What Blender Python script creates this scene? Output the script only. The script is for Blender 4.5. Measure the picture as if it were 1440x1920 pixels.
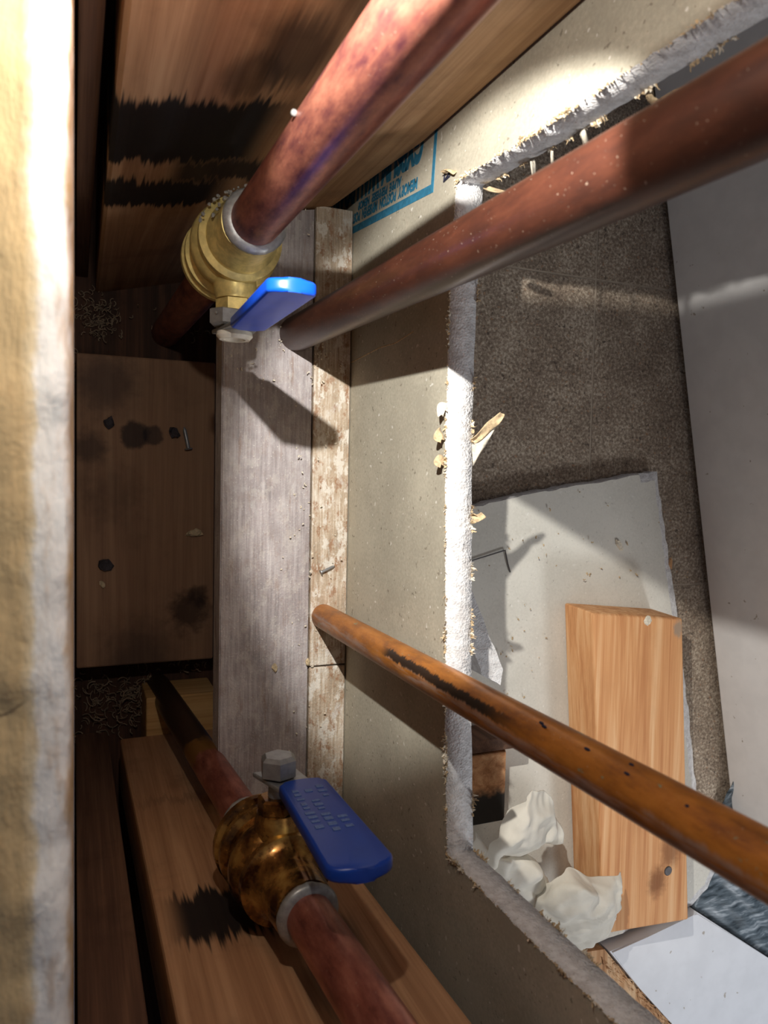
import bpy, bmesh, math, random
from mathutils import Vector, Matrix, noise as mn
random.seed(7)
S = bpy.context.scene
C = S.collection
for o in list(bpy.data.objects): bpy.data.objects.remove(o)

# ---------------------------------------------------------------- camera, world, lights, exposure
cam = bpy.data.cameras.new('camera'); camo = bpy.data.objects.new('camera', cam); C.objects.link(camo)
R = Matrix(((0.92338884, 0.0, -0.38386593), (0.02022658, 0.99861082, 0.0486550), (0.38333267, -0.05269178, 0.92210609)))
camo.matrix_world = Matrix.Translation((0, 0, .48)) @ R.to_4x4()
cam.sensor_fit = 'VERTICAL'; cam.sensor_height = 36.0; cam.sensor_width = 27.0
cam.lens = 36.0 * 1400 / 1920
cam.clip_start = .005
cam.dof.use_dof = True; cam.dof.focus_distance = .5; cam.dof.aperture_fstop = 20
S.camera = camo

W = bpy.data.worlds.new('world'); S.world = W; W.use_nodes = True
W.node_tree.nodes['Background'].inputs[0].default_value = (.55, .62, .88, 1)
W.node_tree.nodes['Background'].inputs[1].default_value = .10

def light(name, typ, loc, energy, col=(1, 1, 1), target=None, **k):
    l = bpy.data.lights.new(name, typ); l.energy = energy; l.color = col
    for a, v in k.items(): setattr(l, a, v)
    o = bpy.data.objects.new(name, l); C.objects.link(o); o.location = loc
    if target: o.rotation_euler = (Vector(target) - Vector(loc)).to_track_quat('-Z', 'Y').to_euler()
    return o
# hand torch held in the top of the opening, and two unseen fill lights added beyond the hole
TL = (.016, .128, .370)
light('torch_beam', 'SPOT', TL, 8.2, (1, .965, .91), (.400, -.060, -.075), shadow_soft_size=.0022, spot_size=math.radians(57.5), spot_blend=.28)
light('torch_spill', 'POINT', TL, .95, (1, .955, .88), shadow_soft_size=.004)
light('ledge_fill', 'AREA', (.74, -.82, .60), 3.2, (.93, .96, 1), (.5, -.42, 0), size=.16)  # unseen light added to brighten the white board and what lies near it
light('overhead_fill', 'AREA', (.62, -.30, 1.6), 1.4, (1, .90, .80), (.5, -.2, 0), size=.3)  # unseen weak light added overhead to lift the shade beyond the hole

S.view_settings.view_transform = 'Standard'; S.view_settings.look = 'None'
S.view_settings.exposure = 0.0; S.view_settings.gamma = 1.0; S.view_settings.use_curve_mapping = False

# ---------------------------------------------------------------- node helpers
class NT:
    def __init__(s, name):
        s.m = bpy.data.materials.new(name); s.m.use_nodes = True
        s.t = s.m.node_tree; s.b = s.t.nodes['Principled BSDF']; s._c = None
    def n(s, typ, **k):
        x = s.t.nodes.new(typ)
        for a, v in k.items(): setattr(x, a, v)
        return x
    def put(s, sock, v):
        if isinstance(v, bpy.types.NodeSocket): s.t.links.new(v, sock)
        elif isinstance(v, (tuple, list)) and sock.type == 'RGBA': sock.default_value = (*v[:3], 1)
        else: sock.default_value = v
    def co(s):
        if s._c is None: s._c = s.n('ShaderNodeTexCoord').outputs['Object']
        return s._c
    def sc(s, v3, off=(0, 0, 0)):
        x = s.n('ShaderNodeMapping'); s.put(x.inputs[0], s.co()); x.inputs['Scale'].default_value = v3; x.inputs['Location'].default_value = off
        return x.outputs[0]
    def noise(s, v3, detail=4, rough=.6, off=(0, 0, 0), dist=0):
        if not isinstance(v3, tuple): v3 = (v3,) * 3
        x = s.n('ShaderNodeTexNoise'); s.put(x.inputs['Vector'], s.sc(v3, off)); x.inputs['Scale'].default_value = 1
        x.inputs['Detail'].default_value = detail; x.inputs['Roughness'].default_value = rough; x.inputs['Distortion'].default_value = dist
        return x.outputs['Fac']
    def vor(s, v3, feature='F1'):
        if not isinstance(v3, tuple): v3 = (v3,) * 3
        x = s.n('ShaderNodeTexVoronoi', feature=feature); s.put(x.inputs['Vector'], s.sc(v3)); x.inputs['Scale'].default_value = 1
        return x.outputs['Distance']
    def xyz(s):
        x = s.n('ShaderNodeSeparateXYZ'); s.put(x.inputs[0], s.co()); return x.outputs
    def ma(s, op, a, b=0., c=0.):
        x = s.n('ShaderNodeMath', operation=op); s.put(x.inputs[0], a); s.put(x.inputs[1], b); s.put(x.inputs[2], c); return x.outputs[0]
    def ss(s, v, lo, hi, a=0., b=1.):
        x = s.n('ShaderNodeMapRange', interpolation_type='SMOOTHSTEP')
        s.put(x.inputs[0], v); x.inputs[1].default_value = lo; x.inputs[2].default_value = hi; x.inputs[3].default_value = a; x.inputs[4].default_value = b
        return x.outputs[0]
    def ramp(s, f, *st):
        x = s.n('ShaderNodeValToRGB'); e = x.color_ramp.elements
        while len(e) < len(st): e.new(.5)
        for q, (p, c) in zip(e, st): q.position = p; q.color = (*c, 1)
        s.put(x.inputs[0], f); return x.outputs[0]
    def mix(s, f, a, b, mode='MIX'):
        x = s.n('ShaderNodeMix', data_type='RGBA', blend_type=mode)
        s.put(x.inputs[0], f); s.put(x.inputs[6], a); s.put(x.inputs[7], b); return x.outputs[2]
    def bump(s, h, strength=.3, dist=.001):
        x = s.n('ShaderNodeBump'); s.put(x.inputs['Height'], h); x.inputs['Strength'].default_value = strength; x.inputs['Distance'].default_value = dist
        s.put(s.b.inputs['Normal'], x.outputs[0])
    def done(s, col, rough=.7, metal=0., spec=.4):
        s.put(s.b.inputs['Base Color'], col); s.put(s.b.inputs['Roughness'], rough); s.put(s.b.inputs['Metallic'], metal)
        s.b.inputs['Specular IOR Level'].default_value = spec
        return s.m

def lin(r, g, b):
    f = lambda v: (v / 255 / 12.92) if v <= 10.3 else ((v / 255 + .055) / 1.055) ** 2.4
    return (f(r), f(g), f(b))

def along(axis, a, l):                      # coordinate scale: a across, l along the grain
    return tuple(l if 'xyz'[i] == axis else a for i in range(3))

def wood(name, dark, mid, light_, axis='z', marks=None, rough=.75, blotch=.35, spec=.3, off=(0, 0, 0)):
    t = NT(name)
    broad = t.noise(along(axis, 130, 5), 3, .55, off, .6)
    fine = t.noise(along(axis, 900, 14), 3, .6, off)
    f = t.ma('ADD', t.ma('MULTIPLY', broad, .72), t.ma('MULTIPLY', fine, .28))
    col = t.ramp(f, (.33, dark), (.5, mid), (.66, light_))
    bl = t.noise(22, 5, .65, (3, 1, 2))
    col = t.mix(t.ss(bl, .5, .75, 0, blotch), col, tuple(c * .35 for c in dark))
    if marks: col = marks(t, col)
    t.bump(f, .35, .0008)
    return t.done(col, rough, 0, spec)

def flat(name, col, rough=.6, metal=0., var=.15, scale=120, bump=0., spec=.4):
    t = NT(name)
    n = t.noise(scale, 4, .6)
    c = t.mix(t.ss(n, .3, .7), tuple(x * (1 - var) for x in col), tuple(min(1, x * (1 + var)) for x in col))
    if bump: t.bump(n, bump, .0006)
    return t.done(c, rough, metal, spec)

# ---------------------------------------------------------------- mesh helpers
def link(name, me, mat=None, parent=None, smooth=False):
    o = bpy.data.objects.new(name, me); C.objects.link(o)
    if mat is not None:
        for m_ in (mat if isinstance(mat, (list, tuple)) else [mat]): me.materials.append(m_)
    if parent is not None:
        o.parent = parent
        p = parent; off = Vector()
        while p is not None: off += p.location; p = p.parent
        me.transform(Matrix.Translation(-off))
    if smooth:
        for p in me.polygons: p.use_smooth = True
    return o
def bobj(name, bm, mat=None, parent=None, smooth=False, sharp=None):
    bmesh.ops.recalc_face_normals(bm, faces=bm.faces)
    me = bpy.data.meshes.new(name); bm.to_mesh(me); bm.free()
    o = link(name, me, mat, parent, smooth)
    if sharp: me.set_sharp_from_angle(angle=math.radians(sharp))
    return o
def tag(o, label, cat, group=None):
    o['label'] = label; o['category'] = cat
    if group: o['group'] = group
    return o
def thing(name, loc, label, cat, group=None):
    o = bpy.data.objects.new(name, None); C.objects.link(o); o.location = loc; o.empty_display_size = .02
    return tag(o, label, cat, group)
def struct(o):
    o['kind'] = 'structure'; return o

def hexa(bm, b4, t4, bev=0., seg=2):
    """box from four bottom and four top corners"""
    vs = [bm.verts.new(v) for v in list(b4) + list(t4)]
    fs = [bm.faces.new([vs[i] for i in q]) for q in ((3, 2, 1, 0), (4, 5, 6, 7), (0, 1, 5, 4), (1, 2, 6, 5), (2, 3, 7, 6), (3, 0, 4, 7))]
    if bev:
        es = set(e for f in fs for e in f.edges)
        bmesh.ops.bevel(bm, geom=list(es), offset=bev, segments=seg, affect='EDGES', profile=.5)
    return bm
def box(bm, x0, x1, y0, y1, z0, z1, bev=0., seg=2):
    return hexa(bm, [(x0, y0, z0), (x1, y0, z0), (x1, y1, z0), (x0, y1, z0)], [(x0, y0, z1), (x1, y0, z1), (x1, y1, z1), (x0, y1, z1)], bev, seg)
def prism(bm, poly, z0, z1, bev=0.):
    lo = [bm.verts.new((*p, z0)) for p in poly]; hi = [bm.verts.new((*p, z1)) for p in poly]
    bm.faces.new(lo[::-1]); top = bm.faces.new(hi); n = len(poly)
    for i in range(n): bm.faces.new((lo[i], lo[(i + 1) % n], hi[(i + 1) % n], hi[i]))
    if bev: bmesh.ops.bevel(bm, geom=list(top.edges), offset=bev, segments=2, affect='EDGES')
    return bm
def frame(d):
    d = Vector(d).normalized()
    u = d.orthogonal().normalized() if abs(d.z) < .99 else Vector((1, 0, 0))
    u = (u - d * u.dot(d)).normalized()
    return u, d.cross(u), d
def lathe(bm, base, d, prof, n=40, rot=0.):
    """prof: list of (distance along d, radius)"""
    u, v, d = frame(d); base = Vector(base); rings = []
    for h, r in prof:
        rings.append([bm.verts.new(base + d * h + (u * math.cos(a) + v * math.sin(a)) * r) for a in [rot + 2 * math.pi * i / n for i in range(n)]])
    for a, b in zip(rings, rings[1:]):
        for i in range(n): bm.faces.new((a[i], a[(i + 1) % n], b[(i + 1) % n], b[i]))
    bm.faces.new(rings[0][::-1]); bm.faces.new(rings[-1])
    return bm
def tube(bm, pts, r, n=10, wob=0.):
    pts = [Vector(p) for p in pts]; rings = []; u = None
    for i, p in enumerate(pts):
        d = (pts[min(i + 1, len(pts) - 1)] - pts[max(i - 1, 0)]).normalized()
        u = d.orthogonal().normalized() if u is None else (u - d * u.dot(d)).normalized()
        v = d.cross(u); rr = r[i] if isinstance(r, (list, tuple)) else r
        rings.append([bm.verts.new(p + (u * math.cos(a) + v * math.sin(a)) * rr) for a in [2 * math.pi * k / n for k in range(n)]])
    for a, b in zip(rings, rings[1:]):
        for i in range(n): bm.faces.new((a[i], a[(i + 1) % n], b[(i + 1) % n], b[i]))
    bm.faces.new(rings[0][::-1]); bm.faces.new(rings[-1])
    return bm
def rough_grid(bm, amp, freq):
    for v in bm.verts:
        q = v.co * freq
        v.co += Vector((mn.noise(q), mn.noise(q + Vector((7, 3, 1))), mn.noise(q + Vector((1, 9, 4))))) * amp

# ---------------------------------------------------------------- materials
def scorch(bands, stains=(), tint=(.006, .005, .006)):
    def f(t, col):
        X, Y, Z = t.xyz()
        comb = t.noise((520, 520, 16), 2, .5)
        lo = t.noise((60, 60, 25), 2, .5, (4, 4, 4))
        zz = t.ma('ADD', Z, t.ma('ADD', t.ma('MULTIPLY', t.ma('SUBTRACT', comb, .5), .034), t.ma('MULTIPLY', t.ma('SUBTRACT', lo, .5), .02)))
        for (z0, z1, x0, x1, k) in bands:
            m = t.ma('MULTIPLY', t.ma('MULTIPLY', t.ss(zz, z0 - .004, z0 + .004), t.ss(zz, z1 - .005, z1 + .005, 1, 0)),
                     t.ma('MULTIPLY', t.ss(X, x0 - .008, x0 + .006), t.ss(X, x1 - .006, x1 + .012, 1, 0)))
            col = t.mix(t.ma('MULTIPLY', m, k), col, tint)
        for (cx, cz, rx, rz, k) in stains:
            dd = t.ma('ADD', t.ma('POWER', t.ma('DIVIDE', t.ma('SUBTRACT', X, cx), rx), 2.), t.ma('POWER', t.ma('DIVIDE', t.ma('SUBTRACT', zz, cz), rz), 2.))
            col = t.mix(t.ss(dd, .2, 1.3, k, 0), col, (.018, .010, .008))
        return col
    return f
M = {}
M['stud_top'] = wood('burnt stud wood', lin(148, 112, 80), lin(172, 134, 98), lin(190, 154, 116), 'z',
    scorch([(.088, .156, .010, .082, .985), (.022, .062, .006, .074, .97), (.062, .088, .048, .100, .9)],
           [(.078, .20, .016, .03, .75), (.066, .178, .014, .02, .6), (.095, .25, .02, .035, .55), (.125, .285, .03, .02, .7), (.05, .29, .05, .015, .25)]))
M['stud_low'] = wood('scorched stud wood', lin(150, 108, 76), lin(174, 132, 96), lin(192, 150, 112), 'z',
    scorch([(.098, .140, .046, .100, .97)], [(.115, .155, .012, .02, .6), (.10, .19, .012, .02, .45), (.06, -.02, .03, .006, .2)]), off=(5, 2, 0))
M['strip'] = wood('furring strip wood', lin(70, 48, 36), lin(96, 68, 52), lin(120, 88, 66), 'z', off=(2, 9, 1))
def blockmarks(t, col):
    X, Y, Z = t.xyz()
    def spot(cx, cy, r, k, c, col, wob=.004, hard=.25):
        n = t.noise(120, 4, .6, (cx * 40, cy * 40, 0))
        d = t.ma('SQRT', t.ma('ADD', t.ma('POWER', t.ma('SUBTRACT', X, cx), 2.), t.ma('POWER', t.ma('SUBTRACT', Y, cy), 2.)))
        d = t.ma('ADD', d, t.ma('MULTIPLY', t.ma('SUBTRACT', n, .5), wob * 2))
        return t.mix(t.ss(d, r * (1 - hard), r * (1 + hard), k, 0), col, c)
    blk = (.010, .009, .014)
    col = spot(.046, .029, .011, .8, blk, col, .005); col = spot(.060, .029, .008, .7, blk, col)
    col = spot(.012, .018, .012, .6, blk, col, .008, .6)
    col = spot(.090, -.118, .016, .75, (.02, .009, .007), col, .014, .5); col = spot(.098, -.105, .008, .7, (.02, .009, .007), col, .008, .5)
    col = spot(.024, .07, .022, .6, (.018, .014, .02), col, .012, .7)
    col = spot(.05, -.155, .026, .6, (.02, .014, .016), col, .012, .7)
    col = spot(.03, -.02, .02, .3, (.03, .018, .015), col, .02, .8)
    return col
M['pit_block'] = wood('stained block wood', lin(132, 100, 78), lin(148, 114, 88), lin(160, 126, 98), 'y', blockmarks, blotch=.25)
M['pit_small'] = wood('offcut wood', lin(160, 120, 70), lin(196, 154, 98), lin(212, 172, 116), 'x')
M['pit_floor'] = wood('dark subfloor wood', lin(50, 34, 26), lin(74, 50, 38), lin(98, 66, 48), 'y', blotch=.6)

def weathered(name, base, hi, rust, off, frost=.5, crust=0.):
    t = NT(name)
    g = t.noise((600, 26, 300), 4, .6, off); b = t.noise(30, 5, .65, off)
    col = t.ramp(t.ma('ADD', t.ma('MULTIPLY', g, .5), t.ma('MULTIPLY', b, .5)), (.34, tuple(c * .62 for c in base)), (.5, base), (.63, hi))
    st = t.noise((160, 22, 100), 4, .6, (off[0] + 5, 2, 1))
    col = t.mix(t.ss(st, .58, .74, 0, .6), col, rust)
    sp = t.noise(700, 2, .5); 
    col = t.mix(t.ss(sp, .64, .72, 0, .5), col, lin(225, 222, 215))
    if crust:
        k1 = t.noise((150, 90, 150), 6, .75, (6, 1, 4)); k2 = t.noise((110, 60, 110), 5, .7, (1, 6, 8))
        col = t.mix(t.ss(k1, .50, .62, 0, crust), col, rust); col = t.mix(t.ss(k2, .52, .60, 0, crust), col, lin(226, 222, 212))
    fr = t.noise((70, 40, 60), 6, .7, (1, 8, off[2]))
    col = t.mix(t.ss(fr, .55, .68, 0, frost), col, lin(222, 222, 220))
    t.bump(t.ma('ADD', g, sp), .5, .001)
    return t.done(col, .8, 0, .3)
M['plate'] = weathered('weathered plate wood', lin(168, 160, 160), lin(190, 184, 184), lin(140, 112, 92), (1, 2, 3), .2, .18)
M['plate2'] = weathered('limed plate wood', lin(186, 168, 146), lin(220, 212, 198), lin(150, 108, 76), (4, 7, 5), .5, .75)

def paper(name, a, b, fl=.25):
    t = NT(name)
    n = t.noise(500, 3, .7); m = t.noise(16, 4, .6)
    col = t.mix(t.ss(t.ma('ADD', t.ma('MULTIPLY', n, .4), t.ma('MULTIPLY', m, .6)), .36, .64), a, b)
    sp = t.noise(330, 2, .5, (9, 9, 9))
    col = t.mix(t.ss(sp, .68, .72, 0, fl * 2), col, lin(90, 80, 66))
    sp2 = t.noise(260, 1, .5, (2, 4, 9))
    col = t.mix(t.ss(sp2, .72, .75, 0, .6), col, lin(232, 230, 222))
    t.bump(n, .15, .0004)
    return t.done(col, .9, 0, .2)
M['paper'] = paper('drywall grey paper', lin(166, 160, 144), lin(190, 184, 166))
M['paper2'] = paper('offcut grey paper', lin(206, 203, 192), lin(220, 217, 206), .12)
def gyp(name, a, b):
    t = NT(name)
    n = t.noise(220, 5, .65); v = t.noise(900, 2, .5)
    col = t.mix(t.ss(n, .35, .65), a, b)
    col = t.mix(t.ss(v, .66, .72, 0, .5), col, lin(150, 140, 128))
    t.bump(t.ma('ADD', n, v), .7, .0012)
    return t.done(col, .9, 0, .2)
M['gypsum'] = gyp('gypsum core', lin(205, 202, 200), lin(232, 231, 230))
M['torn'] = flat('torn brown paper', lin(196, 172, 136), .9, 0, .3, 500, .3)
M['torn_light'] = flat('torn pale paper', lin(222, 212, 192), .9, 0, .2, 500, .3)
M['paint'] = flat('white wall paint', lin(225, 224, 222), .5, 0, .05)

def rim_mat():
    t = NT('plaster edge')
    X, Y, Z = t.xyz()
    w = t.noise((90, 60, 90), 5, .65); w2 = t.noise((200, 40, 200), 4, .6, (3, 3, 3))
    xx = t.ma('ADD', X, t.ma('MULTIPLY', t.ma('SUBTRACT', w, .5), .006))
    col = t.ramp(t.ss(xx, -.0125, .0015), (.08, lin(206, 180, 136)), (.22, lin(226, 208, 172)), (.34, lin(242, 240, 234)), (.88, lin(240, 240, 238)), (.97, lin(186, 156, 114)))
    col = t.mix(t.ss(w2, .54, .70, 0, .45), col, lin(176, 138, 94))
    t.bump(t.ma('ADD', w, w2), .5, .002)
    return t.done(col, .85, 0, .2)
M['rim'] = rim_mat()

def copper(name, base, hi, dark, rough, metal, marks=None, st=(260, 260, 60)):
    t = NT(name)
    n = t.noise((90, 90, 40), 5, .65); f = t.noise(st, 4, .7, (3, 1, 1)); s = t.noise(900, 2, .5)
    col = t.ramp(t.ma('ADD', t.ma('MULTIPLY', n, .6), t.ma('MULTIPLY', f, .4)), (.36, dark), (.5, base), (.66, hi))
    col = t.mix(t.ss(s, .70, .75, 0, .5), col, lin(190, 170, 150))
    if marks: col = marks(t, col)
    t.bump(f, .12, .0006)
    return t.done(col, rough, metal, .5)
def p3marks(t, col):
    X, Y, Z = t.xyz()
    comb = t.noise((60, 60, 520), 2, .6)
    # black scrape on the upper side, and verdigris with pale wear along the pipe
    side = t.ma('ADD', t.ma('ADD', Y, t.ma('MULTIPLY', X, .25)), t.ma('MULTIPLY', t.ma('SUBTRACT', comb, .5), .004))
    m = t.ma('MULTIPLY', t.ma('MULTIPLY', t.ss(Z, .118, .132), t.ss(Z, .225, .265, 1, 0)), t.ma('MULTIPLY', t.ss(side, .0008, .0020), t.ss(side, .0050, .0062, 1, 0)))
    m = t.ma('MULTIPLY', m, t.ss(t.ma('MULTIPLY', X, -1.), -.003, .002))
    col = t.mix(t.ma('MULTIPLY', m, .93), col, (.006, .009, .010))
    w = t.noise((240, 240, 26), 4, .7, (8, 1, 0))
    s2 = t.ma('MULTIPLY', t.ss(side, -.0045, -.002), t.ss(side, .0, .0025, 1, 0))
    col = t.mix(t.ma('MULTIPLY', t.ma('MULTIPLY', s2, t.ss(w, .42, .6)), .55), col, lin(178, 160, 150))
    v = t.noise((170, 170, 70), 4, .7, (1, 5, 2))
    col = t.mix(t.ss(v, .64, .70, 0, .8), col, lin(112, 160, 140))
    return col
M['copper1'] = copper('heat stained copper', lin(150, 92, 78), lin(196, 128, 104), lin(92, 48, 58), .38, .55)
M['copper2'] = copper('dark brown copper', lin(66, 36, 26), lin(80, 45, 32), lin(54, 30, 23), .36, .3)
M['copper3'] = copper('orange brown copper', lin(170, 106, 42), lin(196, 128, 56), lin(128, 78, 40), .38, .35, p3marks)
def p4marks(t, col):
    X, Y, Z = t.xyz()
    n = t.noise(60, 3, .6, (2, 2, 2)); zz = t.ma('ADD', Z, t.ma('MULTIPLY', t.ma('SUBTRACT', n, .5), .05))
    col = t.mix(t.ss(zz, .17, .19, 1, 0), col, lin(74, 54, 40))           # tarnished foot of the old pipe
    col = t.mix(t.ma('MULTIPLY', t.ss(zz, .165, .175), t.ss(zz, .19, .20, 1, 0)), col, lin(150, 108, 54))
    return col
M['copper4'] = copper('polished red copper', lin(154, 92, 78), lin(190, 126, 108), lin(112, 60, 54), .36, .5, p4marks)
M['brass'] = flat('yellow brass', lin(212, 192, 124), .36, .45, .2, 200, .1)
def brass2():
    t = NT('flux stained brass')
    n = t.noise(70, 4, .6); col = t.ramp(n, (.40, lin(74, 44, 26)), (.52, lin(150, 106, 54)), (.66, lin(196, 158, 86)))
    return t.done(col, t.ss(n, .4, .6, .12, .35), .7)
M['brass2'] = brass2()
M['solder'] = flat('dull solder', lin(158, 158, 156), .42, .45, .15, 400, .2)
M['steel'] = flat('zinc steel', lin(146, 148, 150), .4, .55, .12, 300)
M['white_plastic'] = flat('white washer', lin(226, 222, 210), .5)
M['blue'] = flat('blue vinyl', lin(14, 84, 226), .32, 0, .06, 60)
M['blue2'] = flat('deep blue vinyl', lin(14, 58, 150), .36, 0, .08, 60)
M['blueprint'] = flat('worn white lettering', lin(84, 108, 160), .6, 0, .3, 900)
M['ink'] = flat('blue stamp ink', lin(50, 116, 146), .85, 0, .2, 260, 0, .2)
M['black_ink'] = flat('black ink', (.012, .012, .03), .8)

def tilem():
    t = NT('speckled floor tile')
    n = t.noise(420, 3, .75); m = t.noise(24, 4, .6); d = t.noise(260, 2, .6, (5, 5, 5)); k = t.noise(300, 1, .5, (8, 2, 2))
    col = t.ramp(t.ma('ADD', t.ma('MULTIPLY', n, .7), t.ma('MULTIPLY', m, .3)), (.36, lin(104, 90, 78)), (.5, lin(148, 132, 114)), (.63, lin(200, 186, 166)))
    col = t.mix(t.ss(d, .64, .70, 0, .7), col, lin(70, 60, 54)); col = t.mix(t.ss(k, .67, .72, 0, .5), col, lin(176, 132, 96))
    t.bump(n, .3, .0006)
    return t.done(col, .7, 0, .3)
M['tile'] = tilem()
M['joint'] = flat('tile joint', lin(170, 156, 138), .85)
def blk2(t, col):
    X, Y, Z = t.xyz()
    for (cx, cy, r, c) in ((.062, -.013, .0065, lin(150, 140, 126)), (.050, -.225, .012, lin(120, 72, 40)), (.064, -.200, .014, lin(132, 82, 48))):
        n = t.noise(200, 3, .6)
        d = t.ma('SQRT', t.ma('ADD', t.ma('POWER', t.ma('SUBTRACT', X, cx), 2.), t.ma('POWER', t.ma('MULTIPLY', t.ma('SUBTRACT', Y, cy), .7), 2.)))
        d = t.ma('ADD', d, t.ma('MULTIPLY', t.ma('SUBTRACT', n, .5), .008))
        col = t.mix(t.ss(d, r * .3, r * 1.1, .75, 0), col, c)
    return col
M['fir'] = wood('fir lumber', lin(190, 126, 80), lin(220, 162, 110), lin(238, 192, 144), 'y', blk2, blotch=.08)
M['endwood'] = wood('rough end wood', lin(160, 106, 66), lin(206, 150, 104), lin(226, 178, 132), 'z',
    lambda t, c: t.mix(t.ss(t.ma('ADD', t.xyz()[1], t.ma('MULTIPLY', t.noise(160, 4, .6), .012)), -.236, -.226, 1, 0), c, (.03, .026, .022)))
M['splinter'] = wood('splintered raw wood', lin(150, 104, 66), lin(196, 150, 106), lin(228, 196, 156), 'y', blotch=.2)
def whitep(name, base):
    t = NT(name)
    n = t.noise(40, 3, .6); s = t.noise(120, 2, .5, (4, 2, 1))
    col = t.mix(t.ss(n, .3, .7), tuple(c * .93 for c in base), base)
    col = t.mix(t.ss(s, .72, .77, 0, .7), col, lin(150, 134, 112))
    f = t.noise((30, 400, 400), 2, .5); t.bump(f, .08, .0004)
    return t.done(col, .5, 0, .35)
M['panel'] = whitep('white painted panel', lin(240, 238, 235))
M['ledge'] = whitep('white painted board', lin(226, 228, 232))
M['tissue'] = flat('white tissue', lin(222, 216, 202), .9, 0, .05, 90, .25, .2)
def sheetm():
    t = NT('grey plastic sheet')
    n = t.noise((40, 200, 40), 4, .6)
    return t.done(t.ramp(n, (.35, lin(44, 54, 60)), (.55, lin(100, 112, 120)), (.7, lin(176, 184, 190))), .35, 0, .5)
M['sheet'] = sheetm()
M['dark'] = flat('dark nail steel', lin(96, 92, 92), .45, .6)
M['chip'] = flat('pale wood chip', lin(190, 172, 140), .85, 0, .3, 300)
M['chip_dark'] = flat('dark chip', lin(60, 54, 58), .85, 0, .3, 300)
M['shaving'] = flat('grey shavings', lin(134, 116, 96), .85, 0, .35, 200)

# ---------------------------------------------------------------- the setting
XW, TW = .1737, .0152
def jag(poly, step, amp, seed):
    rnd = random.Random(seed); out = []
    for (a, b) in zip(poly, poly[1:]):
        a, b = Vector(a), Vector(b); n = max(1, int((b - a).length / step)); nr = Vector((-(b - a).y, (b - a).x)).normalized()
        for i in range(n):
            p = a.lerp(b, i / n)
            k = amp * (mn.noise(Vector((p.x * 90, p.y * 90, seed))) * 1.4 + rnd.uniform(-.3, .3))
            out.append(p + nr * (k if i else 0) + (b - a).normalized() * (rnd.uniform(-.2, .2) * step if i else 0))
    out.append(Vector(poly[-1])); return out
hole = [(.128, .6), (.1375, .31), (.1411, .2135), (.1455, .1463), (.085, .1425), (.0254, .1412), (-.05, .1452), (-.1094, .1478), (-.1905, .1540), (-.1900, .2306), (-.1885, .2780), (-.182, .6)]
hin, hout = jag(hole, .0026, .0006, 3), jag(hole, .0026, .0005, 3)
hin = [p + (Vector((0, 0)) if i in (0, len(hin) - 1) else Vector((random.gauss(0, .0002), random.gauss(0, .0002)))) for i, p in enumerate(hin)]
bm = bmesh.new()
outer = [(-.55, .6), (-.55, -.06), (.5, -.06), (.5, .6)]
def ring(pts, x): return [bm.verts.new((x, p[0], p[1])) for p in pts]
vi, vo = ring(hin, XW), ring(hout, XW + TW)
mid = ring([(a + b) / 2 + Vector((random.gauss(0, .0001), random.gauss(0, .0001))) for a, b in zip(hin, hout)], XW + TW * .5)
def skirt(hp, hv, x, mi):
    """wall face from the hole edge out to the sheet's rectangle"""
    cA = min(range(len(hp)), key=lambda i: (hp[i] - Vector(hole[3])).length); cB = min(range(len(hp)), key=lambda i: (hp[i] - Vector(hole[8])).length)
    prev = None
    for i, p in enumerate(hp):
        outs = []
        if i <= cA: outs.append((.5, p.y))
        if i == cA: outs.append((.5, -.06))
        if cA <= i <= cB: outs.append((p.x, -.06))
        if i == cB: outs.append((-.55, -.06))
        if i >= cB: outs.append((-.55, p.y))
        ov = [bm.verts.new((x, *q)) for q in outs]
        if prev: f = bm.faces.new((prev[0], hv[i], ov[0], prev[1])); f.material_index = mi
        for k in range(len(ov) - 1): f = bm.faces.new((hv[i], ov[k + 1], ov[k])); f.material_index = mi
        prev = (hv[i], ov[-1])
skirt(hin, vi, XW, 0); skirt(hout, vo, XW + TW, 2)
for A_, B_ in ((vi, mid), (mid, vo)):
    for i in range(len(vi) - 1): f = bm.faces.new((A_[i], A_[i + 1], B_[i + 1], B_[i])); f.material_index = 1; f.smooth = True
wall_r = struct(bobj('wall_right', bm, [M['paper'], M['gypsum'], M['paint']]))

# torn paper along the cut: fine fringe (uncountable) and larger single flaps
def shred(bm, p, d, L, w, rnd, curl=.4):
    """small crumpled strip from p towards d"""
    d = Vector(d).normalized(); s = d.orthogonal().normalized(); s = (Matrix.Rotation(rnd.uniform(0, 6.28), 3, d) @ s)
    nn = d.cross(s); pr_ = None
    for k in range(4):
        f = k / 3; c = Vector(p) + d * L * f + nn * L * curl * f * f * rnd.uniform(.3, 1) + Vector((rnd.gauss(0, 1), rnd.gauss(0, 1), rnd.gauss(0, 1))) * L * .06
        ww = w * (1 - .75 * f) * rnd.uniform(.7, 1.2)
        q = [bm.verts.new(c + s * ww), bm.verts.new(c - s * ww), bm.verts.new(c + nn * ww * .4)]
        if pr_:
            for a in range(3): bm.faces.new((pr_[a], pr_[(a + 1) % 3], q[(a + 1) % 3], q[a]))
        else: bm.faces.new(q)
        pr_ = q
    bm.faces.new(pr_[::-1])
rnd = random.Random(11)
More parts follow.
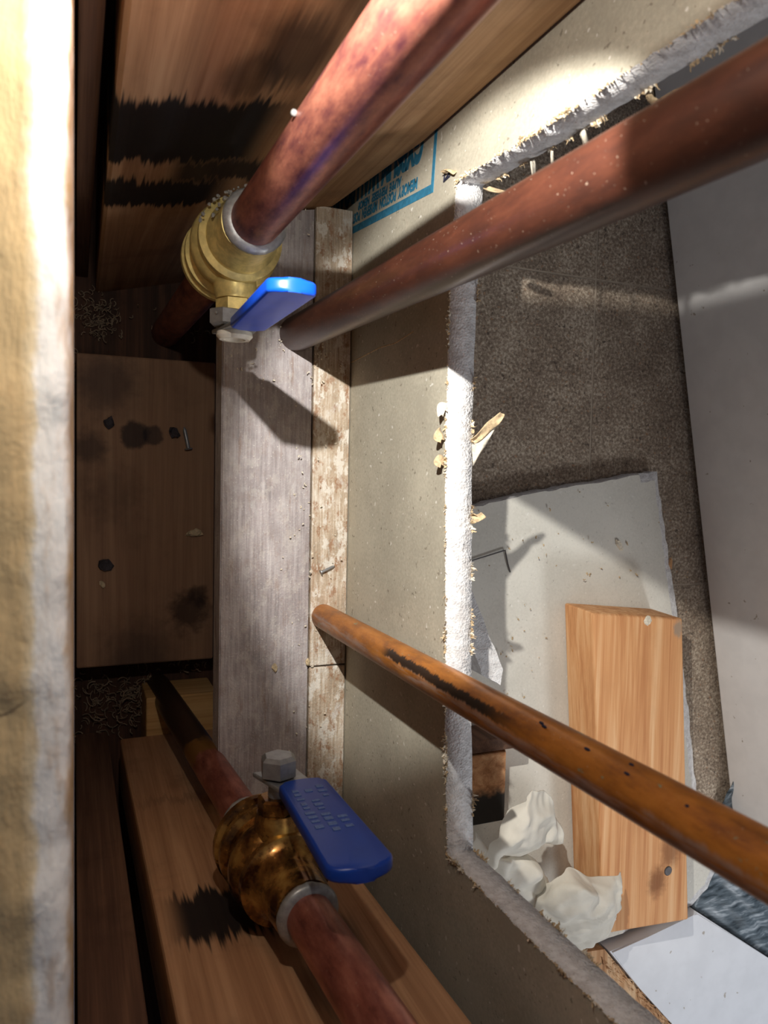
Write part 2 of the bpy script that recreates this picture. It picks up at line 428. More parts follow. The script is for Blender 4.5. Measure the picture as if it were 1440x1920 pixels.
for side, pts, x in (('back', hin, XW), ('front', hout, XW + TW)):
    bm = bmesh.new(); bm2 = bmesh.new()
    for i in range(1, len(pts) - 1):
        p = pts[i]
        if p.y > .45: continue
        tn = (pts[i + 1] - pts[i - 1]).normalized(); nrm = Vector((tn.y, -tn.x))
        cy, cz = (p.x + .02), p.y - .30
        if nrm.dot(Vector((cy, cz))) > 0: nrm = -nrm
        cl = mn.noise(Vector((p.x * 70, p.y * 70, 4 if side == 'back' else 9)))
        nv = (2 if cl < -.05 else 6 if cl < .3 else 11) if side == 'back' else (0 if cl < .12 else 4)
        lf = .7 if cl < 0 else 1 + cl * 1.2
        for k in range(nv):
            L = rnd.choice((.0007, .0010, .0013, .0020)) * lf
            d = Vector(((-1 if side == 'back' else 1) * rnd.uniform(.2, .9), nrm.x * .5 + rnd.gauss(0, .4), nrm.y * .6 + rnd.gauss(0, .4)))
            pp = Vector((x + rnd.uniform(-.0001, .0004) * (1 if side == 'back' else -1), p.x + tn.x * rnd.uniform(-.0014, .0014), p.y + tn.y * rnd.uniform(-.0014, .0014)))
            shred(bm if rnd.random() < .65 else bm2, pp, d, L, rnd.uniform(.0003, .0008) * lf, rnd)
    for b_, m_ in ((bm, 'torn'), (bm2, 'torn_light')):
        o = bobj('torn_paper_fringe', b_, M[m_], wall_r); o['kind'] = 'stuff'
def flap(pts, mat='torn_light', seed=0, w=.003, thick=.0007):
    r_ = random.Random(seed); bm = bmesh.new()
    pts = [Vector(p) for p in pts]; rows = []
    n = len(pts)
    for i, p in enumerate(pts):
        d = (pts[min(i + 1, n - 1)] - pts[max(i - 1, 0)]).normalized(); s = d.cross(Vector((.3, .2, 1))).normalized()
        ww = w * (1.1 - .35 * i / n) * r_.uniform(.8, 1.25)
        rows.append([p + s * ww * k + Vector((r_.gauss(0, 1), r_.gauss(0, 1), r_.gauss(0, 1))) * w * .34 for k in (-1, -.3, .4, 1)])
    top = [[bm.verts.new(v) for v in r] for r in rows]
    for a, b in zip(top, top[1:]):
        for k in range(3): bm.faces.new((a[k], a[k + 1], b[k + 1], b[k]))
    o = bobj('torn_paper_flap', bm, M[mat], wall_r, True)
    m = o.modifiers.new('solid', 'SOLIDIFY'); m.thickness = thick
    m = o.modifiers.new('sub', 'SUBSURF'); m.levels = 2; m.render_levels = 2
    return o
xo = XW + TW
flap([(xo, .008, .137), (xo + .003, .013, .139), (xo + .006, .019, .142), (xo + .0085, .024, .144), (xo + .0105, .028, .146)], 'torn_light', 1, .0040)
flap([(xo, .018, .140), (xo + .003, .022, .143), (xo + .007, .027, .146), (xo + .010, .030, .148), (xo + .0125, .034, .150)], 'torn', 2, .0024)
flap([(xo, -.02, .143), (xo + .003, -.021, .146), (xo + .005, -.019, .148)], 'torn', 3, .0022)
flap([(XW, .035, .142), (XW - .003, .036, .143), (XW - .005, .030, .144)], 'torn_light', 4, .003)
flap([(XW, .022, .141), (XW - .004, .022, .143), (XW - .006, .017, .143)], 'torn', 5, .0026)
flap([(XW, .008, .142), (XW - .003, .009, .143), (XW - .005, .005, .143)], 'torn', 6, .0022)
flap([(xo, .142, .19), (xo + .003, .137, .188), (xo + .004, .133, .186)], 'torn_light', 7, .0018)
flap([(xo, .1405, .225), (xo + .004, .136, .222), (xo + .007, .128, .222), (xo + .010, .128, .232)], 'torn_light', 8, .003)
flap([(xo, .139, .262), (xo + .004, .136, .262), (xo + .007, .135, .270), (xo + .009, .134, .280)], 'torn', 9, .003)
flap([(xo, .1405, .205), (xo + .003, .133, .201), (xo + .005, .126, .200)], 'torn_light', 10, .0007)
flap([(xo, .145, .150), (xo + .003, .140, .152), (xo + .005, .139, .157)], 'torn', 12, .003)
flap([(XW, .149, .147), (XW - .003, .152, .143), (XW - .003, .153, .136)], 'torn', 13, .0022)
flap([(xo, -.121, .149), (xo + .006, -.124, .15), (xo + .009, -.122, .152)], 'torn_light', 14, .003)
# stamped lettering on the back paper (reads down the sheet)
def stamp(body, y0, z0, size, sx=1., mat='ink', name='stamp_lettering'):
    cu = bpy.data.curves.new(name, 'FONT'); cu.body = body; cu.size = size; cu.extrude = .00006; cu.offset = .0011 * size / .02
    o = bpy.data.objects.new('tmp', cu); C.objects.link(o)
    dg = bpy.context.evaluated_depsgraph_get(); dg.update()
    me = bpy.data.meshes.new_from_object(o.evaluated_get(dg)); me.name = name
    bpy.data.objects.remove(o)
    X_, Y_ = Vector((0, 0, -1)), Vector((0, -1, 0)); Zn = X_.cross(Y_)
    mt = Matrix.Translation((XW - .00012, y0, z0)) @ Matrix((X_ * sx, Y_, Zn)).transposed().to_4x4()
    me.transform(mt)
    return link(name, me, M[mat], wall_r)
YB, ZB = .1486, .1200
SLANT = Matrix.Translation((XW, YB, ZB)) @ Matrix.Rotation(math.radians(6.4), 4, 'X') @ Matrix.Translation((-XW, -YB, -ZB))
st = [stamp('GYPSUM WALLBOARD', YB + .0390, .1045, .0262, .60), stamp('ALBRE  BERRESER  NEMOR', YB + .0180, .0765, .0066, .92), stamp('MEMORY  BOSTON  MRSEREN  BOSTON', YB + .0122, .1000, .0080, .80)]
bm = bmesh.new(); box(bm, XW - .0002, XW + .0004, YB, YB + .0046, -.03, ZB + .001); st.append(bobj('stamp_border', bm, M['ink'], wall_r))
bm = bmesh.new(); box(bm, XW - .00018, XW + .0004, YB + .0046, YB + .15, ZB - .0022, ZB + .001); st.append(bobj('stamp_border', bm, M['ink'], wall_r))
for o in st: o.data.transform(SLANT)
bm = bmesh.new(); tube(bm, [(XW - .0002, .1535, .1345), (XW - .0002, .1495, .1335), (XW - .0002, .1500, .140)], .0005, 6); tube(bm, [(XW - .0002, .1495, .1335), (XW - .0002, .1525, .141)], .0005, 6)
bobj('pencil_mark', bm, M['black_ink'], wall_r)
# hairline crack in the paper
bm = bmesh.new(); tube(bm, [(XW + .0001, .0757, -.01), (XW + .0001, .077, .02), (XW + .0001, .0785, .05), (XW + .0001, .0775, .075), (XW + .0001, .080, .10)], .0004, 5); bobj('paper_crease', bm, M['torn'], wall_r)

# near wall whose broken top edge runs along the left of the picture
bm = bmesh.new()
NY = 260
prof = [(-.030, -.26), (-.030, .296), (-.024, .304), (-.013, .307), (-.008, .308), (-.004, .3082), (-.0015, .3076), (-.0004, .306), (0, .3035), (0, .28), (0, -.26)]
rows = []
for j in range(NY + 1):
    y = -.45 + .9 * j / NY; r_ = []
    for k, (x, z) in enumerate(prof):
        a = .0013 if 1 < k < 9 else 0
        q = Vector((x * 120, y * 70, z * 20)); q2 = Vector((x * 300, y * 260, 3))
        r_.append(bm.verts.new((x + a * (.55 * mn.noise(q) + .35 * mn.noise(q2)) - (.0006 if a else 0), y, z + 1.6 * a * (mn.noise(q + Vector((5, 5, 5))) + .5 * mn.noise(q2 + Vector((9, 1, 1)))))))
    rows.append(r_)
for a, b in zip(rows, rows[1:]):
    for k in range(len(prof) - 1): bm.faces.new((a[k], a[k + 1], b[k + 1], b[k]))
    bm.faces.new((a[-1], a[0], b[0], b[-1]))
bm.faces.new(rows[0]); bm.faces.new(rows[-1][::-1])
struct(bobj('wall_left', bm, M['rim'], None, True, 50))

# cavity bottom and floor of the space beyond
bm = bmesh.new(); box(bm, 0.0005, XW - .0005, -.45, .45, -.24, -.20); struct(bobj('floor_cavity', bm, M['pit_floor']))
bm = bmesh.new(); box(bm, XW + TW + .0005, 1.1, -.9, .7, -.07, -.0403); fl = struct(bobj('floor', bm, M['joint']))
T = .262; g0x, g0y = .405, .168
me0 = None
for i in range(-1, 3):
    for j in range(-4, 3):
        x0, x1 = g0x + i * T + .0009, g0x + (i + 1) * T - .0009; y0, y1 = g0y + j * T + .0009, g0y + (j + 1) * T - .0009
        x0 = max(x0, XW + TW + .001); y0, y1 = max(y0, -.88), min(y1, .69)
        if x1 - x0 < .02 or y1 - y0 < .02: continue
        bm = bmesh.new(); box(bm, x0, x1, y0, y1, -.0402, -.040, 0); bobj('tile', bm, M['tile'], fl)

for nm, y0, y1 in (('wall_upper', .34, .36), ('wall_lower', -.40, -.38)):
    bm = bmesh.new(); box(bm, .0005, XW - .0005, y0, y1, -.1995, .60); struct(bobj(nm, bm, M['strip']))

# ---------------------------------------------------------------- framing
def lumber(name, b4, t4, mat, label, cat, bev=.002, group=None):
    bm = bmesh.new(); hexa(bm, b4, t4, bev); return tag(bobj(name, bm, mat), label, cat, group)
def quad(x0, x1, y0, y1, z): return [(x0, y0, z), (x1, y0, z), (x1, y1, z), (x0, y1, z)]
bm = bmesh.new(); lv = []
for z, xl, xr, yr in ((-.1995, .017, .137, .1785), (-.095, .0165, .148, .1790), (0, .0160, .160, .1790), (.11, .0155, .1726, .1790), (.25, .0150, .1730, .1766), (.42, .0145, .1731, .1750), (.60, .0140, .1731, .174)):
    lv.append([bm.verts.new(p) for p in ((xl, .150, z), (xl + .002, .1485, z), (xr - .002, yr - .0015, z), (xr, yr, z), (xr, yr + .04, z), (xl, .19, z))])
for A_, B_ in zip(lv, lv[1:]):
    for k in range(6): bm.faces.new((A_[k], A_[(k + 1) % 6], B_[(k + 1) % 6], B_[k]))
bm.faces.new(lv[0][::-1]); bm.faces.new(lv[-1])
tag(bobj('wall_stud', bm, M['stud_top']), 'burnt wooden stud above, behind the pipe with bright blue valve lever', 'stud')
lumber('wall_stud', quad(.0345, .134, -.256, -.217, -.150), quad(.042, .160, -.256, -.217, .60), M['stud_low'], 'brown wooden stud at the bottom with one black scorch beside the valve', 'stud')
lumber('furring_strip', quad(.0015, .011, .160, .20, -.1995), quad(.0015, .0095, .160, .20, .60), M['strip'], 'narrow dark wood strip in the upper left corner beside burnt stud', 'wood strip', .001)
lumber('furring_strip', quad(.0015, .027, -.30, -.226, -.1995), quad(.0015, .030, -.30, -.226, .60), M['strip'], 'dark wood strip in the lower left corner beside the scorched stud', 'wood strip', .001)
lumber('wood_block', quad(.002, .1105, -.160, .092, -.1995), quad(.002, .1105, -.160, .092, -.161), M['pit_block'], 'flat stained wooden block lying in the shaded cavity between two pipes', 'wood block', .0015)
lumber('wood_block', quad(.055, .1125, -.30, -.186, -.1995), quad(.055, .1125, -.30, -.186, -.1505), M['pit_small'], 'small pale wood offcut under the foot of the bottom stud', 'wood block', .0015)
bm = bmesh.new()
prism(bm, [(.0868, .1620), (.0868, -.2155), (.1462, -.2155), (.1462, .1738)], -.022, 0, .0008)
pl = tag(bobj('sole_plank', bm, M['plate']), 'wide weathered grey plank at cavity bottom carrying the valve shadow', 'plank')
# narrower plank in three lengths, split where the photo shows a cross joint
for (y0, y1, lab) in ((-.1300, .1768, 'long limed narrow plank against the grey drywall at its foot'), (-.45, -.1312, 'short end of the narrow plank, whitened, near the lower valve lever')):
    bm = bmesh.new(); box(bm, .1474, XW - .0006, y0, y1, -.022, .0002, .0008)
    tag(bobj('sole_plank', bm, M['plate2']), lab, 'plank')

# ---------------------------------------------------------------- pipes
def pipe(name, p0, p1, r, mat, label, bands=()):
    root = thing(name, p0, label, 'pipe')
    bm = bmesh.new(); p0, p1 = Vector(p0), Vector(p1); n = 40
    tube(bm, [p0.lerp(p1, i / n) for i in range(n + 1)], r, 36)
    bobj('pipe_wall', bm, mat, root, True, 60)
    return root
def ax1(z): return Vector((.0738 + (z + .2) * .0192, .12, z))
def ax4(z): return Vector((.069 + (z + .2) * .0644, -.19, z))
p1 = pipe('copper_pipe', ax1(-.1995), ax1(.62), .0120, M['copper1'], 'thick copper pipe at the top running through the valve with bright blue lever')
p2 = pipe('copper_pipe', (.1347, .0915, .0005), (.1347, .0725, .62), .0112, M['copper2'], 'dark brown copper pipe without valve crossing the upper right')
p3 = pipe('copper_pipe', (.1565, -.0962, .0005), (.1565, -.0907, .62), .0083, M['copper3'], 'orange brown copper pipe with black scrape crossing the lower right')
p4 = pipe('copper_pipe', ax4(-.1995), ax4(.62), .0104, M['copper4'], 'red copper pipe at the bottom running through the stained brass valve')
bm = bmesh.new(); lathe(bm, ax1(.226) + Vector((-.0125, .003, 0)), (0, 0, 1), [(-.0012, .0003), (-.0005, .0012), (.0006, .0012), (.0014, .0003)], 10); bobj('solder_bead', bm, M['solder'], p1, True)
# printed marks on the orange pipe
def pipe_marks(root, base, sgn):
    r_ = random.Random(5)
    for k, z in enumerate((.262, .2645, .288, .3055, .3075, .331)):
        a = math.radians(r_.uniform(100, 128)); q = Vector((.1565 + math.cos(a) * .0084, -.0936 + math.sin(a) * .0084, z))
        bm = bmesh.new(); bmesh.ops.create_icosphere(bm, subdivisions=1, radius=.0006, matrix=Matrix.Translation(q) @ Matrix.Diagonal((1, 1, r_.uniform(1.2, 3), 1)))
        bobj('printed_mark', bm, M['black_ink'], root)
pipe_marks(p3, None, 1)

# ---------------------------------------------------------------- ball valves
def ball_valve(ax, zc, sy, rp, brass, blue, label, lever, s=1.0):
    """ax: pipe axis function, zc: height of the stem, sy: +1/-1 side of the stem, lever: (x0, x1, y, z0, z1)"""
    c = ax(zc); root = thing('ball_valve', c, label, 'valve')
    d = (ax(zc + .1) - ax(zc - .1)).normalized()
    R1 = .0238 * s
    prof = [(-.049, rp + .0006), (-.049, rp + .0034), (-.036, rp + .0036), (-.035, rp + .0050), (-.0335, .0195), (-.0315, R1), (-.0275, R1), (-.0262, R1 - .0030), (-.0235, R1 - .0032), (-.0222, R1 - .0006), (-.0185, R1 - .0006), (-.0172, R1 - .0040),
            (-.008, R1 - .0036), (-.0065, R1 - .0012), (-.002, R1 - .0002), (.003, R1 - .0008), (.006, R1 - .0035), (.008, R1 - .0055), (.0095, R1 - .0022), (.0135, R1 - .0022), (.015, R1 - .0055), (.0185, rp + .0062), (.021, rp + .0044), (.040, rp + .0036), (.0405, rp + .0005)]
    bm = bmesh.new(); lathe(bm, c, d, prof, 48); body = bobj('valve_body', bm, brass, root, True, 40)
    for h in (.0405, -.0535):
        bm = bmesh.new(); lathe(bm, c + d * h, d, [(0, rp + .0002), (.0002, rp + .0032), (.002, rp + .0038), (.0035, rp + .0026), (.0045, rp + .0003)], 40)
        rough_grid(bm, .0004, 300); bobj('solder_ring', bm, M['solder'], root, True)
    # neck, packing nut, stem, lever nut
    n = Vector((0, sy, 0)); L = lever; ye = L[2]; dist = abs(ye - c.y)
    bm = bmesh.new(); lathe(bm, c + n * .016, n, [(0, .0115), (.009, .0110), (.011, .0102), (.0125, .0100)], 32); bobj('bonnet', bm, brass, root, True, 35)
    bm = bmesh.new(); lathe(bm, c + n * .0285, n, [(0, .0093), (.0004, .0100), (.0062, .0100), (.0072, .0086)], 6, .3); bobj('packing_nut', bm, brass, root)
    bm = bmesh.new(); lathe(bm, c + n * .0355, n, [(0, .0048), (dist - .0355 + (.011 if sy > 0 else .002), .0044)], 20); bobj('stem', bm, M['steel'], root, True, 40)
    if sy > 0:
        bm = bmesh.new(); lathe(bm, c + n * (dist + .0022), n, [(0, .0084), (.0004, .0090), (.0080, .0090), (.0098, .0070), (.0100, .0001)], 6, .1); bobj('lever_nut', bm, M['steel'], root, False)
    else:
        bm = bmesh.new(); lathe(bm, c + n * (dist - .0095) + Vector((-.0055, 0, .004)), n, [(0, .0078), (.0006, .0086), (.0075, .0086), (.0084, .0074)], 6, .1); bobj('lever_nut', bm, M['steel'], root)
        bm = bmesh.new(); lathe(bm, c + n * (dist + .0010), n, [(0, .0092), (.0022, .0096), (.0040, .0080), (.0040, .0058), (.0016, .0040), (.0015, .0001)], 28); bobj('stem_cap', bm, M['white_plastic'], root, True, 40)
    # lever: bare steel strap round the stem, then the vinyl grip
    xm = (L[0] + L[1]) / 2; hw = (L[1] - L[0]) / 2
    bm = bmesh.new(); th = .0011; sx = c.x
    pts = [(sx - .0105, zc - .010), (sx + .0105, zc - .010), (xm + hw * .62, L[3] + .014), (xm - hw * .62, L[3] + .014)]
    lo = [(x, ye - th, z) for x, z in pts]; hi = [(x, ye + th, z) for x, z in pts]
    hexa(bm, lo, hi, .0006, 2); lev = bobj('lever', bm, M['steel'], root)
    bm = bmesh.new(); out = []; zt, zb = L[4], L[3]; th = .0029
    prof2 = []
    for k in range(0, 13):
        a = math.pi * k / 12; prof2.append((xm + hw * math.cos(a), zt - hw * .55 + hw * .55 * math.sin(a)))
    for k in range(0, 13):
        a = math.pi + math.pi * k / 12; prof2.append((xm + hw * .86 * math.cos(a), zb + .004 + .004 * math.sin(a)))
    lo = [bm.verts.new((x, ye - th, z)) for x, z in prof2]; hi = [bm.verts.new((x, ye + th, z)) for x, z in prof2]
    fa = bm.faces.new(lo); fb = bm.faces.new(hi[::-1]); nn = len(prof2)
    for i in range(nn): bm.faces.new((lo[i], lo[(i + 1) % nn], hi[(i + 1) % nn], hi[i]))
    bmesh.ops.bevel(bm, geom=list(set(fa.edges) | set(fb.edges)), offset=.0015, segments=3, affect='EDGES', profile=.5)
    bobj('grip', bm, blue, lev, True, 50)
    return root, lev
v1, l1 = ball_valve(ax1, .078, -1, .0120, M['brass'], M['blue'], 'yellow brass ball valve with bright blue lever on the upper pipe', (.0712, .0924, .0755, .096, .186))
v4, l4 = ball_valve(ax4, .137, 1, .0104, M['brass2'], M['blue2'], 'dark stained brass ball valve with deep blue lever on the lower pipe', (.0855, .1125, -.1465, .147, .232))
# worn raised print on the lower grip, and on the tip of the upper grip
bm = bmesh.new(); r_ = random.Random(3)
for row, (x, zs) in enumerate(((.0925, (.160, .164, .169, .174, .178, .183, .187, .191, .196)), (.0985, (.161, .172, .176, .180, .186, .190, .195, .200)), (.1045, (.158, .163, .168, .190, .194, .199)))):
    for z in zs:
        w = r_.uniform(.0012, .0022); h = r_.uniform(.0008, .0016)
        box(bm, x - w, x + w, -.14365, -.1433, z - h, z + h, .0001, 1)
o = bobj('grip_print', bm, M['blueprint'], l4); o['label'] = 'worn pale print'
# solder crumbs stuck on the upper valve
bm = bmesh.new(); r_ = random.Random(8)
for k in range(46):
    a = math.radians(r_.uniform(100, 165)); z = r_.uniform(.085, .118); rr = .0215 if z < .1 else .0175
    p = ax1(z) + Vector((math.cos(a) * rr, math.sin(a) * rr, 0))
    bmesh.ops.create_icosphere(bm, subdivisions=1, radius=r_.uniform(.0005, .0013), matrix=Matrix.Translation(p))
for k in range(20):
    p = Vector((.0775 + r_.uniform(-.010, .010), .0815 + r_.uniform(-.002, .002), .078 + r_.uniform(.006, .0105)))
    bmesh.ops.create_icosphere(bm, subdivisions=1, radius=r_.uniform(.0004, .0009), matrix=Matrix.Translation(p))
o = bobj('solder_crumbs', bm, M['solder'], v1); o['kind'] = 'stuff'

# ---------------------------------------------------------------- beyond the hole
# drywall offcut lying on the floor
edge = [(.200, -.050), (.285, -.0218), (.341, -.0105), (.393, -.0024), (.469, .0084), (.4805, -.0455), (.4957, -.1075), (.510, -.18), (.5214, -.2409), (.5305, -.2919), (.556, -.366), (.548, -.380), (.5294, -.3924), (.4266, -.402), (.36, -.412), (.200, -.42)]
pin = jag([Vector(p) for p in edge + [edge[0]]], .005, .0011, 21)[:-1]
bm = bmesh.new()
cen = Vector((.36, -.2))
def shrink(p, k):
    return p + (cen - p).normalized() * k
top = [bm.verts.new((*shrink(p, .009 if p.x > .45 else .0012), -.0275)) for p in pin]
m1 = [bm.verts.new((*(p), -.0300)) for p in pin]; lo = [bm.verts.new((*p, -.0399)) for p in pin]; n = len(pin)
f = bm.faces.new(top); f.material_index = 0; g = bm.faces.new(lo[::-1])
for A_, B_ in ((lo, m1), (m1, top)):
    for i in range(n): q = bm.faces.new((A_[i], A_[(i + 1) % n], B_[(i + 1) % n], B_[i])); q.material_index = 1
bmesh.ops.triangulate(bm, faces=[f, g])
tag(bobj('drywall_offcut', bm, [M['paper2'], M['gypsum']]), 'large flat grey drywall offcut lying on the speckled floor under the lumber', 'drywall piece')

# lumber offcut with a nail in it
root = thing('lumber_offcut', (.3985, -.1085, -.0273), 'short thick fir lumber offcut with nail lying on the drywall piece', 'lumber')
bm = bmesh.new()
hexa(bm, [(.3735, -.1015, -.0273), (.3945, -.3685, -.0273), (.4855, -.3745, -.0273), (.4655, -.1110, -.0273)], [(.3735, -.1035, .0100), (.3945, -.3665, .0100), (.4855, -.3740, .0100), (.4655, -.1130, .0100)], .0022, 3)
bobj('timber', bm, M['fir'], root, True, 30)
bm = bmesh.new(); lathe(bm, (.4600, -.3260, .0097), (0, 0, 1), [(0, .0040), (.0006, .0040), (.0010, .0034)], 20); bobj('nail_head', bm, M['dark'], root)
bm = bmesh.new(); lathe(bm, (.4285, -.113, .0097), (0, 0, 1), [(0, .0042), (.0008, .003), (.001, .0008)], 12); rough_grid(bm, .0012, 400); bobj('resin_blob', bm, M['torn_light'], root)

# dirty block end standing by the cut edge
bm = bmesh.new(); hexa(bm, quad(.226, .318, -.262, -.207, -.0273), quad(.222, .3045, -.262, -.208, .0005), .0015)
tag(bobj('wood_block', bm, M['endwood']), 'dirty wood block end with black lower edge behind the white tissue', 'wood block')
bm = bmesh.new(); box(bm, .236, .318, -.205, -.195, -.0273, .0045, .001)
tag(bobj('wood_batten', bm, M['strip']), 'dark thin batten half hidden under the orange pipe behind block end', 'wood strip')

# sliver of plasterboard leaning by the opening
bm = bmesh.new()
P = [(.216, -.060), (.2235, -.0640), (.2500, -.1205), (.2485, -.1305), (.2345, -.1226), (.2225, -.0905), (.212, -.078)]
pp = jag([Vector(p) for p in P + [P[0]]], .004, .0006, 33)[:-1]
hi = [bm.verts.new((*p, .080)) for p in pp]; lo = [bm.verts.new((p.x + .003, p.y, -.0273)) for p in pp]; n = len(pp)
a = bm.faces.new(hi); b = bm.faces.new(lo[::-1])
for i in range(n): bm.faces.new((lo[i], lo[(i + 1) % n], hi[(i + 1) % n], hi[i]))
bmesh.ops.triangulate(bm, faces=[a, b])
tag(bobj('drywall_sliver', bm, M['gypsum']), 'narrow white drywall sliver standing just outside the cut edge', 'drywall piece')

# bent wire
bm = bmesh.new(); tube(bm, [(.262, -.070, -.0262), (.2845, -.0648, -.0262), (.313, -.0575, -.0258), (.315, -.0571, -.0258), (.3155, -.059, -.026), (.318, -.068, -.0262), (.3205, -.0746, -.0264)], .00055, 8)
tag(bobj('bent_wire', bm, M['dark']), 'thin bent wire lying on the drywall offcut', 'wire')

# crumpled tissue: three folded lobes of one sheet
GA = [[(0.2608, -0.2714, 0.035), (0.2617, -0.2546, 0.045), (0.2685, -0.2336, 0.055), (0.2842, -0.2151, 0.058)], [(0.2685, -0.269, 0.045), (0.2671, -0.2465, 0.06), (0.274, -0.2303, 0.066), (0.29, -0.2121, 0.062)], [(0.2877, -0.2701, 0.04), (0.2887, -0.2527, 0.055), (0.2957, -0.2374, 0.058), (0.3009, -0.2161, 0.057)], [(0.3127, -0.2796, 0.02), (0.3202, -0.2703, 0.032), (0.3311, -0.2615, 0.036), (0.3118, -0.2222, 0.048)]]
GB = [[(0.259, -0.2478, 0.03), (0.2582, -0.2587, 0.035), (0.2668, -0.2762, 0.03), (0.2875, -0.3018, 0.015)], [(0.2682, -0.2595, 0.045), (0.2704, -0.2621, 0.052), (0.2804, -0.2789, 0.045), (0.3098, -0.3214, 0.01)], [(0.2978, -0.2664, 0.04), (0.2971, -0.2718, 0.05), (0.3041, -0.2873, 0.045), (0.3295, -0.336, 0.01)], [(0.325, -0.2958, 0.025), (0.3233, -0.2963, 0.035), (0.3278, -0.31, 0.03), (0.3371, -0.344, 0.01)]]
GC = [[(0.3217, -0.3059, 0.02), (0.3128, -0.311, 0.03), (0.3251, -0.3335, 0.02), (0.3527, -0.3612, 0.01)], [(0.3217, -0.292, 0.035), (0.3191, -0.2974, 0.05), (0.3282, -0.3187, 0.045), (0.3702, -0.3712, 0.013)], [(0.3367, -0.2855, 0.04), (0.3297, -0.2884, 0.06), (0.3439, -0.3153, 0.052), (0.3831, -0.3662, 0.016)], [(0.3613, -0.2988, 0.035), (0.3585, -0.3054, 0.05), (0.3682, -0.3244, 0.045), (0.3943, -0.3597, 0.018)], [(0.3879, -0.2993, 0.035), (0.3881, -0.3106, 0.036), (0.392, -0.3316, 0.03), (0.3987, -0.3519, 0.018)]]
def bez(G, u, v):
    def cr(P, t):
        n = len(P) - 1; t = min(max(t, 0), .99999) * n; i = int(t); f = t - i
        p = [Vector(P[min(max(i + k, 0), n)]) for k in (-1, 0, 1, 2)]
        return .5 * ((2 * p[1]) + (p[2] - p[0]) * f + (2 * p[0] - 5 * p[1] + 4 * p[2] - p[3]) * f * f + (3 * p[1] - p[0] - 3 * p[2] + p[3]) * f ** 3)
    return cr([cr(r, v) for r in G], u)
bm = bmesh.new()
for gi, G in enumerate((GA, GB, GC)):
    n = 46; vs = []
    for i in range(n + 1):
        r_ = []
        for j in range(n + 1):
            p = bez(G, i / n, j / n)
            q = p * 55 + Vector((gi * 9, 0, 0)); rid = 1 - abs(mn.noise(q * .75)) * 3
            p = p + Vector((mn.noise(q + Vector((3, 3, 3))), mn.noise(q + Vector((8, 1, 2))), 0)) * .0028 + Vector((0, 0, .0046 * max(rid, -.7) + .0014 * mn.noise(p * 150)))
            r_.append(bm.verts.new(p))
        vs.append(r_)
    for i in range(n):
        for j in range(n): bm.faces.new((vs[i][j], vs[i + 1][j], vs[i + 1][j + 1], vs[i][j + 1]))
o = tag(bobj('crumpled_tissue', bm, M['tissue'], None, True), 'crumpled white tissue stuffed in the corner of the cut opening', 'tissue')
m = o.modifiers.new('solid', 'SOLIDIFY'); m.thickness = .0006

# white painted board with a split raw edge, grey sheet behind it
root = thing('painted_board', (.5, -.46, -.0399), 'white painted board with splintered raw edge in the lower right corner', 'board')
bm = bmesh.new(); pe = [(.4286, -.4075), (.47, -.4030), (.5211, -.3945), (.5272, -.3935), (.619, -.4574), (.74, -.542), (.74, -.70), (.64, -.70), (.56, -.545), (.5013, -.4915), (.462, -.448)]
prism(bm, pe, -.0398, -.020, .0012); bobj('painted_top', bm, M['ledge'], root)
bm = bmesh.new(); r_ = random.Random(14)
pw = [(.405, -.406), (.4275, -.4085), (.461, -.449), (.5005, -.4925), (.558, -.546), (.638, -.70), (.59, -.70), (.50, -.54), (.44, -.468)]
prism(bm, pw, -.0398, -.0265); bobj('raw_edge', bm, M['splinter'], root)
bm = bmesh.new()
for k in range(90):
    f = r_.random(); a = Vector((.4286, -.4075)).lerp(Vector((.56, -.545)), f); wd = Vector((-.7, -.7)) * r_.uniform(0, .016)
    p = Vector((a.x + wd.x, a.y + wd.y * .2 - .004, -.0262)); d = Vector((.62, -.70, r_.uniform(.0, .35)))
    shred(bm, p, d, r_.uniform(.006, .022), r_.uniform(.0004, .0012), r_, .15)
o = bobj('splinters', bm, M['splinter'], root); o['kind'] = 'stuff'
bm = bmesh.new(); n = 40; vs = []
for i in range(n + 1):
    r_ = []
    for j in range(n + 1):
        u, v = i / n, j / n
        p = Vector((.530, -.3945, 0)).lerp(Vector((.80, -.583, 0)), u) + Vector((.050, .130, 0)) * v
        w = mn.noise(Vector((p.x * 30, p.y * 30, 1))) * .006 + mn.noise(Vector((u * 6 + v * 12, v * 5, 4))) * .005
        r_.append(bm.verts.new((p.x, p.y, min(-.026, max(-.0393, -.032 + w * .8)))))
    vs.append(r_)
for i in range(n):
    for j in range(n): bm.faces.new((vs[i][j], vs[i + 1][j], vs[i + 1][j + 1], vs[i][j + 1]))
o = tag(bobj('plastic_sheet', bm, M['sheet'], None, True), 'crumpled grey plastic sheet between the white board and orange pipe', 'plastic sheet')
m = o.modifiers.new('solid', 'SOLIDIFY'); m.thickness = .0008

# white panel standing on the far side
root = thing('white_panel', (.52, -.03, -.0399), 'tall white painted panel standing at the far right edge', 'panel')
d = Vector((.106, -.543)).normalized(); nr = Vector((-d.y, d.x)); nr = nr if nr.x > 0 else -nr
a = Vector((.472, .24)) - d * .40; b = Vector((.472, .24)) + d * .60
bm = bmesh.new()
q = [a, b, b + nr * .02, a + nr * .02]
hexa(bm, [(*p, -.0345) for p in q], [(*p, .62) for p in q], .0015); bobj('panel_face', bm, M['panel'], root)
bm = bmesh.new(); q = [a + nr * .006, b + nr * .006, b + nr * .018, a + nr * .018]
hexa(bm, [(*p, -.0399) for p in q], [(*p, -.0346) for p in q]); bobj('gap_shade_strip', bm, M['chip_dark'], root)  # dark set-back strip, added to give the shade of the gap under the panel

